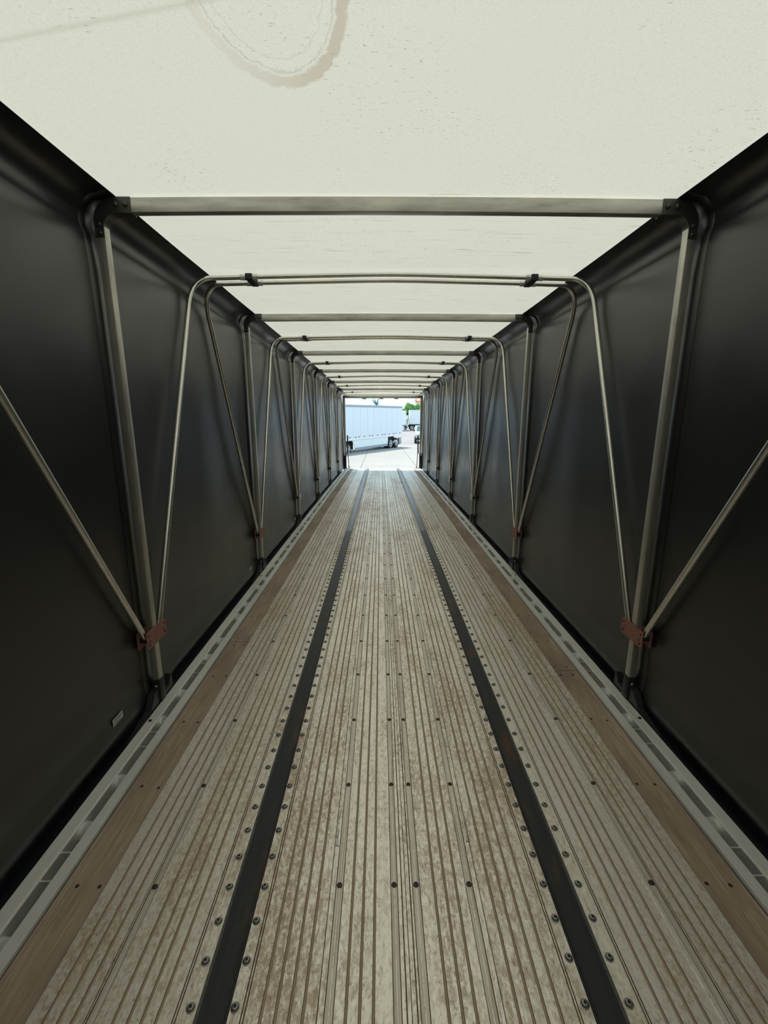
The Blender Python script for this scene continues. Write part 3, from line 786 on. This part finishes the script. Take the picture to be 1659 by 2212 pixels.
# far row, side on to us: local +x faces us => rotate by -90
def box_truck():
    Y = 91.0; x0 = at(883, Y)
    r = empty('box_truck', (x0, Y, gz(Y))); tag(r, 'white box truck side-on in the far row, its rear wheel showing beside the parked car', 'truck')
    # body runs +x from x0; visible side is -y
    mb = MB(); mb.bbox(0, 7.2, .02, 2.5, 1.25, 4.08, .03); mb.build('box_body', M['white'], r)
    mb = MB(); mb.bbox(-.02, 7.22, -.02, .04, 4.0, 4.1, .01); mb.build('top_rail', M['rim'], r)
    mb = MB(); mb.bbox(-.02, 7.22, -.02, .04, 1.20, 1.32, .01); mb.build('bottom_rail', M['grey'], r)
    mb = MB(); mb.box(-1.3, 7.0, .6, 1.9, .72, 1.2); mb.build('chassis', M['dark'], r)
    for x in (.55, 5.9):
        for y in (.18, 2.3):
            m2 = MB(); R = .52; m2.lathe([(R*.55, -.14), (R*.93, -.14), (R, -.09), (R, .09), (R*.93, .14), (R*.55, .14)], (x, y, R), 'y', 24); t = m2.build('tyre', M['tyre'], r, 40)
            m2 = MB(); e = -.145 if y < 1 else .145; q = -1 if y < 1 else 1
            m2.lathe([(R*.62, e-q*.03), (R*.62, e), (R*.45, e), (R*.38, e-q*.05), (R*.2, e-q*.05), (R*.16, e+q*.03)], (x, y, R), 'y', 20); m2.build('rim', M['rim'], t, 40)
    mb = MB(); mb.prism([(-.75, .75), (-.35, .75), (-.1, 1.2), (-.45, 1.2)], 'y', .1, .16); mb.build('mud_guard', M['white'], r)
    # cab end seen in the gap
    mb = MB(); mb.bbox(-1.5, -.25, .3, 2.3, 2.15, 3.0, .1); mb.build('cab', M['white'], r)
    mb = MB(); mb.bbox(-1.2, -.3, .4, 2.2, 1.0, 2.15, .03); g = mb.build('cab_back', M['grey'], r)
    for z in (1.25, 1.55, 1.85):
        mb = MB(); mb.box(-1.15, -.35, .34, .40, z, z+.1); mb.build('grille_bar', M['white'], g)
    return r
box_truck()
def far_trailer():
    Y = 88.0; x1 = at(876.3, Y)
    r = empty('parked_trailer', (x1, Y, gz(Y))); tag(r, 'white box trailer parked in the far row, half hidden behind the long semi-trailer', 'semi-trailer')
    mb = MB(); mb.bbox(-12.5, 0, 0.02, 2.55, 1.1, 3.95, .04); mb.build('box_body', M['white'], r)
    for k in range(10):
        mb = MB(); mb.bbox(-1.25*(k+1)+.01, -1.25*k-.01, -.005, .03, 1.25, 3.8, .005); mb.build('side_panel', M['white'], r)
    mb = MB(); mb.bbox(-12.5, .02, -.02, .04, 1.05, 1.2, .01); mb.build('bottom_rail', M['grey'], r)
    mb = MB(); mb.bbox(-4.0, -.35, .1, .6, .42, 1.0, .06); mb.build('tank', M['white'], r)
    mb = MB(); mb.box(-12, .1, .7, 1.8, .55, 1.05); mb.build('chassis', M['dark'], r)
    mb = MB(); mb.box(-.35, .15, .2, 2.3, .25, .45); mb.build('rear_bumper', M['dark'], r)
    for x in (-9.5, -10.8):
        for y in (.2, 2.3):
            m2 = MB(); m2.lathe([(.28, -.14), (.47, -.14), (.5, -.09), (.5, .09), (.47, .14), (.28, .14)], (x, y, .5), 'y', 24); m2.build('tyre', M['tyre'], r, 40)
    return r
far_trailer()
def car():
    Y = 51.0
    r = empty('parked_car', (at(895.0, Y) + .94, Y + .4, gz(Y)), (0, 0, math.radians(-5))); tag(r, 'pale off-road car with upright grille parked at the right edge of the opening', 'car')
    # local: front faces -y, width 1.9 along x, length 4.6 along y
    mb = MB(); mb.prism([(-.0, .55), (.0, 1.15), (.25, 1.28), (1.35, 1.34), (1.35, .55)], 'x', -.82, .82); mb.build('hood', M['teal'], r)
    mb = MB(); mb.prism([(1.30, .5), (1.30, 1.33), (1.85, 2.06), (4.3, 2.02), (4.5, 1.2), (4.5, .5)], 'x', -.88, .88); body = mb.build('cabin', M['teal'], r)
    mb = MB(); mb.add([(-.72, 1.365, 1.40), (.72, 1.365, 1.40), (.66, 1.80, 1.98), (-.66, 1.80, 1.98), (-.72, 1.345, 1.41), (.72, 1.345, 1.41), (.66, 1.78, 1.99), (-.66, 1.78, 1.99)],
                      [(0,1,2,3),(4,5,6,7),(0,1,5,4),(1,2,6,5),(2,3,7,6),(3,0,4,7)]); mb.build('windscreen', M['glass'], r)
    for s in (-1, 1):
        for a, b in ((1.95, 2.95), (3.05, 4.1)):
            mb = MB(); x0, x1 = sorted((s*.87, s*.89)); mb.prism([(a, 1.38), (b, 1.38), (b-.03, 1.92), (a+(.0 if a > 2 else .0), 1.92)], 'x', x0, x1); mb.build('side_window', M['glass'], r)
        mb = MB(); x0, x1 = sorted((s*.78, s*.98)); mb.bbox(x0, x1, .12, 1.15, .92, 1.05, .03); mb.build('fender', M['teal'], r)
        mb = MB(); mb.lathe([(.10, 0), (.12, -.03), (.10, -.05), (.03, -.06)], (s*.58, 0, .98), 'y', 16); mb.build('headlamp', M['rim'], r, 40)
        for y in (.65, 3.6):
            m2 = MB(); R = .40; m2.lathe([(R*.5, -.13), (R*.93, -.13), (R, -.08), (R, .08), (R*.93, .13), (R*.5, .13)], (s*.82, y, R), 'x', 22); t = m2.build('tyre', M['tyre'], r, 40)
            m2 = MB(); m2.lathe([(R*.55, s*.09), (R*.55, s*.135), (R*.2, s*.135), (R*.15, s*.15)], (s*.82, y, R), 'x', 16); m2.build('rim', M['rim'], t, 40)
        mb = MB(); x0, x1 = sorted((s*.92, s*1.12)); mb.bbox(x0, x1, 1.45, 1.55, 1.38, 1.56, .03); mb.build('mirror', M['dark'], r)
    mb = MB(); mb.bbox(-.9, .9, -.22, -.04, .48, .70, .04); mb.build('bumper', M['dark'], r)
    for k in range(7):
        x = -.33 + .11*k; mb = MB(); mb.bbox(x-.03, x+.03, -.012, .01, .75, 1.08, .008); mb.build('grille_slot', M['dark'], r)
    mb = MB(); mb.bbox(-.28, .28, -.235, -.215, .52, .66, .008); mb.build('number_plate', M['label'], r)
    mb = MB(); mb.box(-.80, .80, .1, 4.3, .42, .56); mb.build('underbody', M['dark'], r)
    return r
car()

# ------------------------------------------------------------------ trees and building
def tree(name, x, zc, top_px, w, mats, label, seed):
    rnd = random.Random(seed); xx = at(x, zc); g = -1.04
    top = 1.54 + (902 - top_px) / 942 * zc; h = top - g
    r = empty(name, (xx, zc, g)); tag(r, label, 'tree', 'trees beyond the far row')
    mb = MB(); mb.tube([(0,0,0), (.1,0,h*.3), (0,.1,h*.6)], .16, 8); mb.build('trunk', M['bark'], r, 40)
    for k, mt in enumerate(mats):
        mb = MB()
        for b in range(7):
            c = Vector((rnd.uniform(-.7, .7)*w, rnd.uniform(-.6, .6)*w, h*rnd.uniform(.35, .86))); rr = w*rnd.uniform(.3, .55)
            for q in range(150):
                d = Vector((rnd.gauss(0,1), rnd.gauss(0,1), rnd.gauss(0,1))).normalized() * rr * rnd.uniform(.55, 1.0)
                p = c + d
                if p.z > h: p.z = h - rnd.uniform(0, .4)
                a = Vector((rnd.gauss(0,1), rnd.gauss(0,1), rnd.gauss(0,1))).normalized()*.26; bb = a.cross(Vector((rnd.gauss(0,1), rnd.gauss(0,1), rnd.gauss(0,1)))).normalized()*.17
                mb.add([p-a, p+bb, p+a, p-bb], [(0,1,2,3)])
        mb.build('foliage', mt, r)
    return r
tree('leafy_tree', 878, 110, 869, 1.3, (M['leaf3'], M['leaf']), 'tall dark green tree above the gap between the parked trailers', 3)
tree('leafy_tree', 887, 118, 868, 1.35, (M['leaf'], M['leaf3']), 'tall narrow green tree behind the white box truck', 5)
tree('leafy_tree', 895, 126, 872, 1.7, (M['leaf2'], M['leaf']), 'light yellow-green tree behind the white box truck', 8)
tree('leafy_tree', 869.5, 134, 880, 1.1, (M['leaf2'], M['leaf']), 'low green tree just past the rear corner of the long semi-trailer', 11)
def palm():
    zc = 96.0; xx = at(813.5, zc); g = -1.04; h = 1.54 + (902 - 877)/942*zc - g
    r = empty('palm_tree', (xx, zc, g)); tag(r, 'palm tree whose fronds stick up above the long semi-trailer', 'palm')
    mb = MB(); mb.tube([(0,0,0), (.1,0,h*.5), (0,0,h)], .22, 8); mb.build('trunk', M['bark'], r, 40)
    rnd = random.Random(4)
    for k in range(16):
        az = k*2.4; el = math.radians(rnd.choice((15, 35, 55, 72))); L = rnd.uniform(1.5, 1.95)
        mb = MB(); d = Vector((math.cos(az)*math.cos(el), math.sin(az)*math.cos(el), math.sin(el))); side = d.cross(Vector((0,0,1))).normalized()
        n = 8
        for q in range(n):
            t0 = .15 + .85*q/n; p = d*L*t0 + Vector((0,0,h-.45*t0*t0*math.cos(el))); wv = .36*(1-.6*t0)
            for sg in (-1, 1):
                tip = p + side*sg*wv + d*.22 - Vector((0,0,.07)); b2 = p + d*.10
                mb.add([p, tip, b2, p + Vector((0,0,-.03))], [(0,1,2),(3,1,2)])
        mb.tube([Vector((0,0,h)), d*L*.5 + Vector((0,0,h-.1*math.cos(el))), d*L + Vector((0,0,h-.45*math.cos(el)))], .03, 5)
        mb.build('frond', M['palm'], r)
palm()
zc = 140.0; x0 = at(901, zc)
bd = empty('stucco_building', (x0, zc, -1.04)); tag(bd, 'peach stucco building beyond the trees at the right edge of the opening', 'building')
ht = 1.54 + (902 - 868)/942*zc + 1.04
mb = MB(); mb.box(0, 14, 0, 9, 0, ht); mb.build('wall', M['peach'], bd)
mb = MB(); mb.prism([(-.4, ht), (9.4, ht), (4.5, ht+1.2)], 'x', -.4, 14.4); mb.build('roof', M['roof_tile'], bd)
for x in (1.2, 3.6, 6.0, 8.4):
    for z in (1.2, 3.8):
        mb = MB(); mb.bbox(x, x+1.0, -.06, .05, z, z+1.3, .02); w_ = mb.build('window', M['white'], bd)
        mb = MB(); mb.box(x+.1, x+.9, -.075, -.055, z+.1, z+1.2); mb.build('pane', M['glass'], w_)
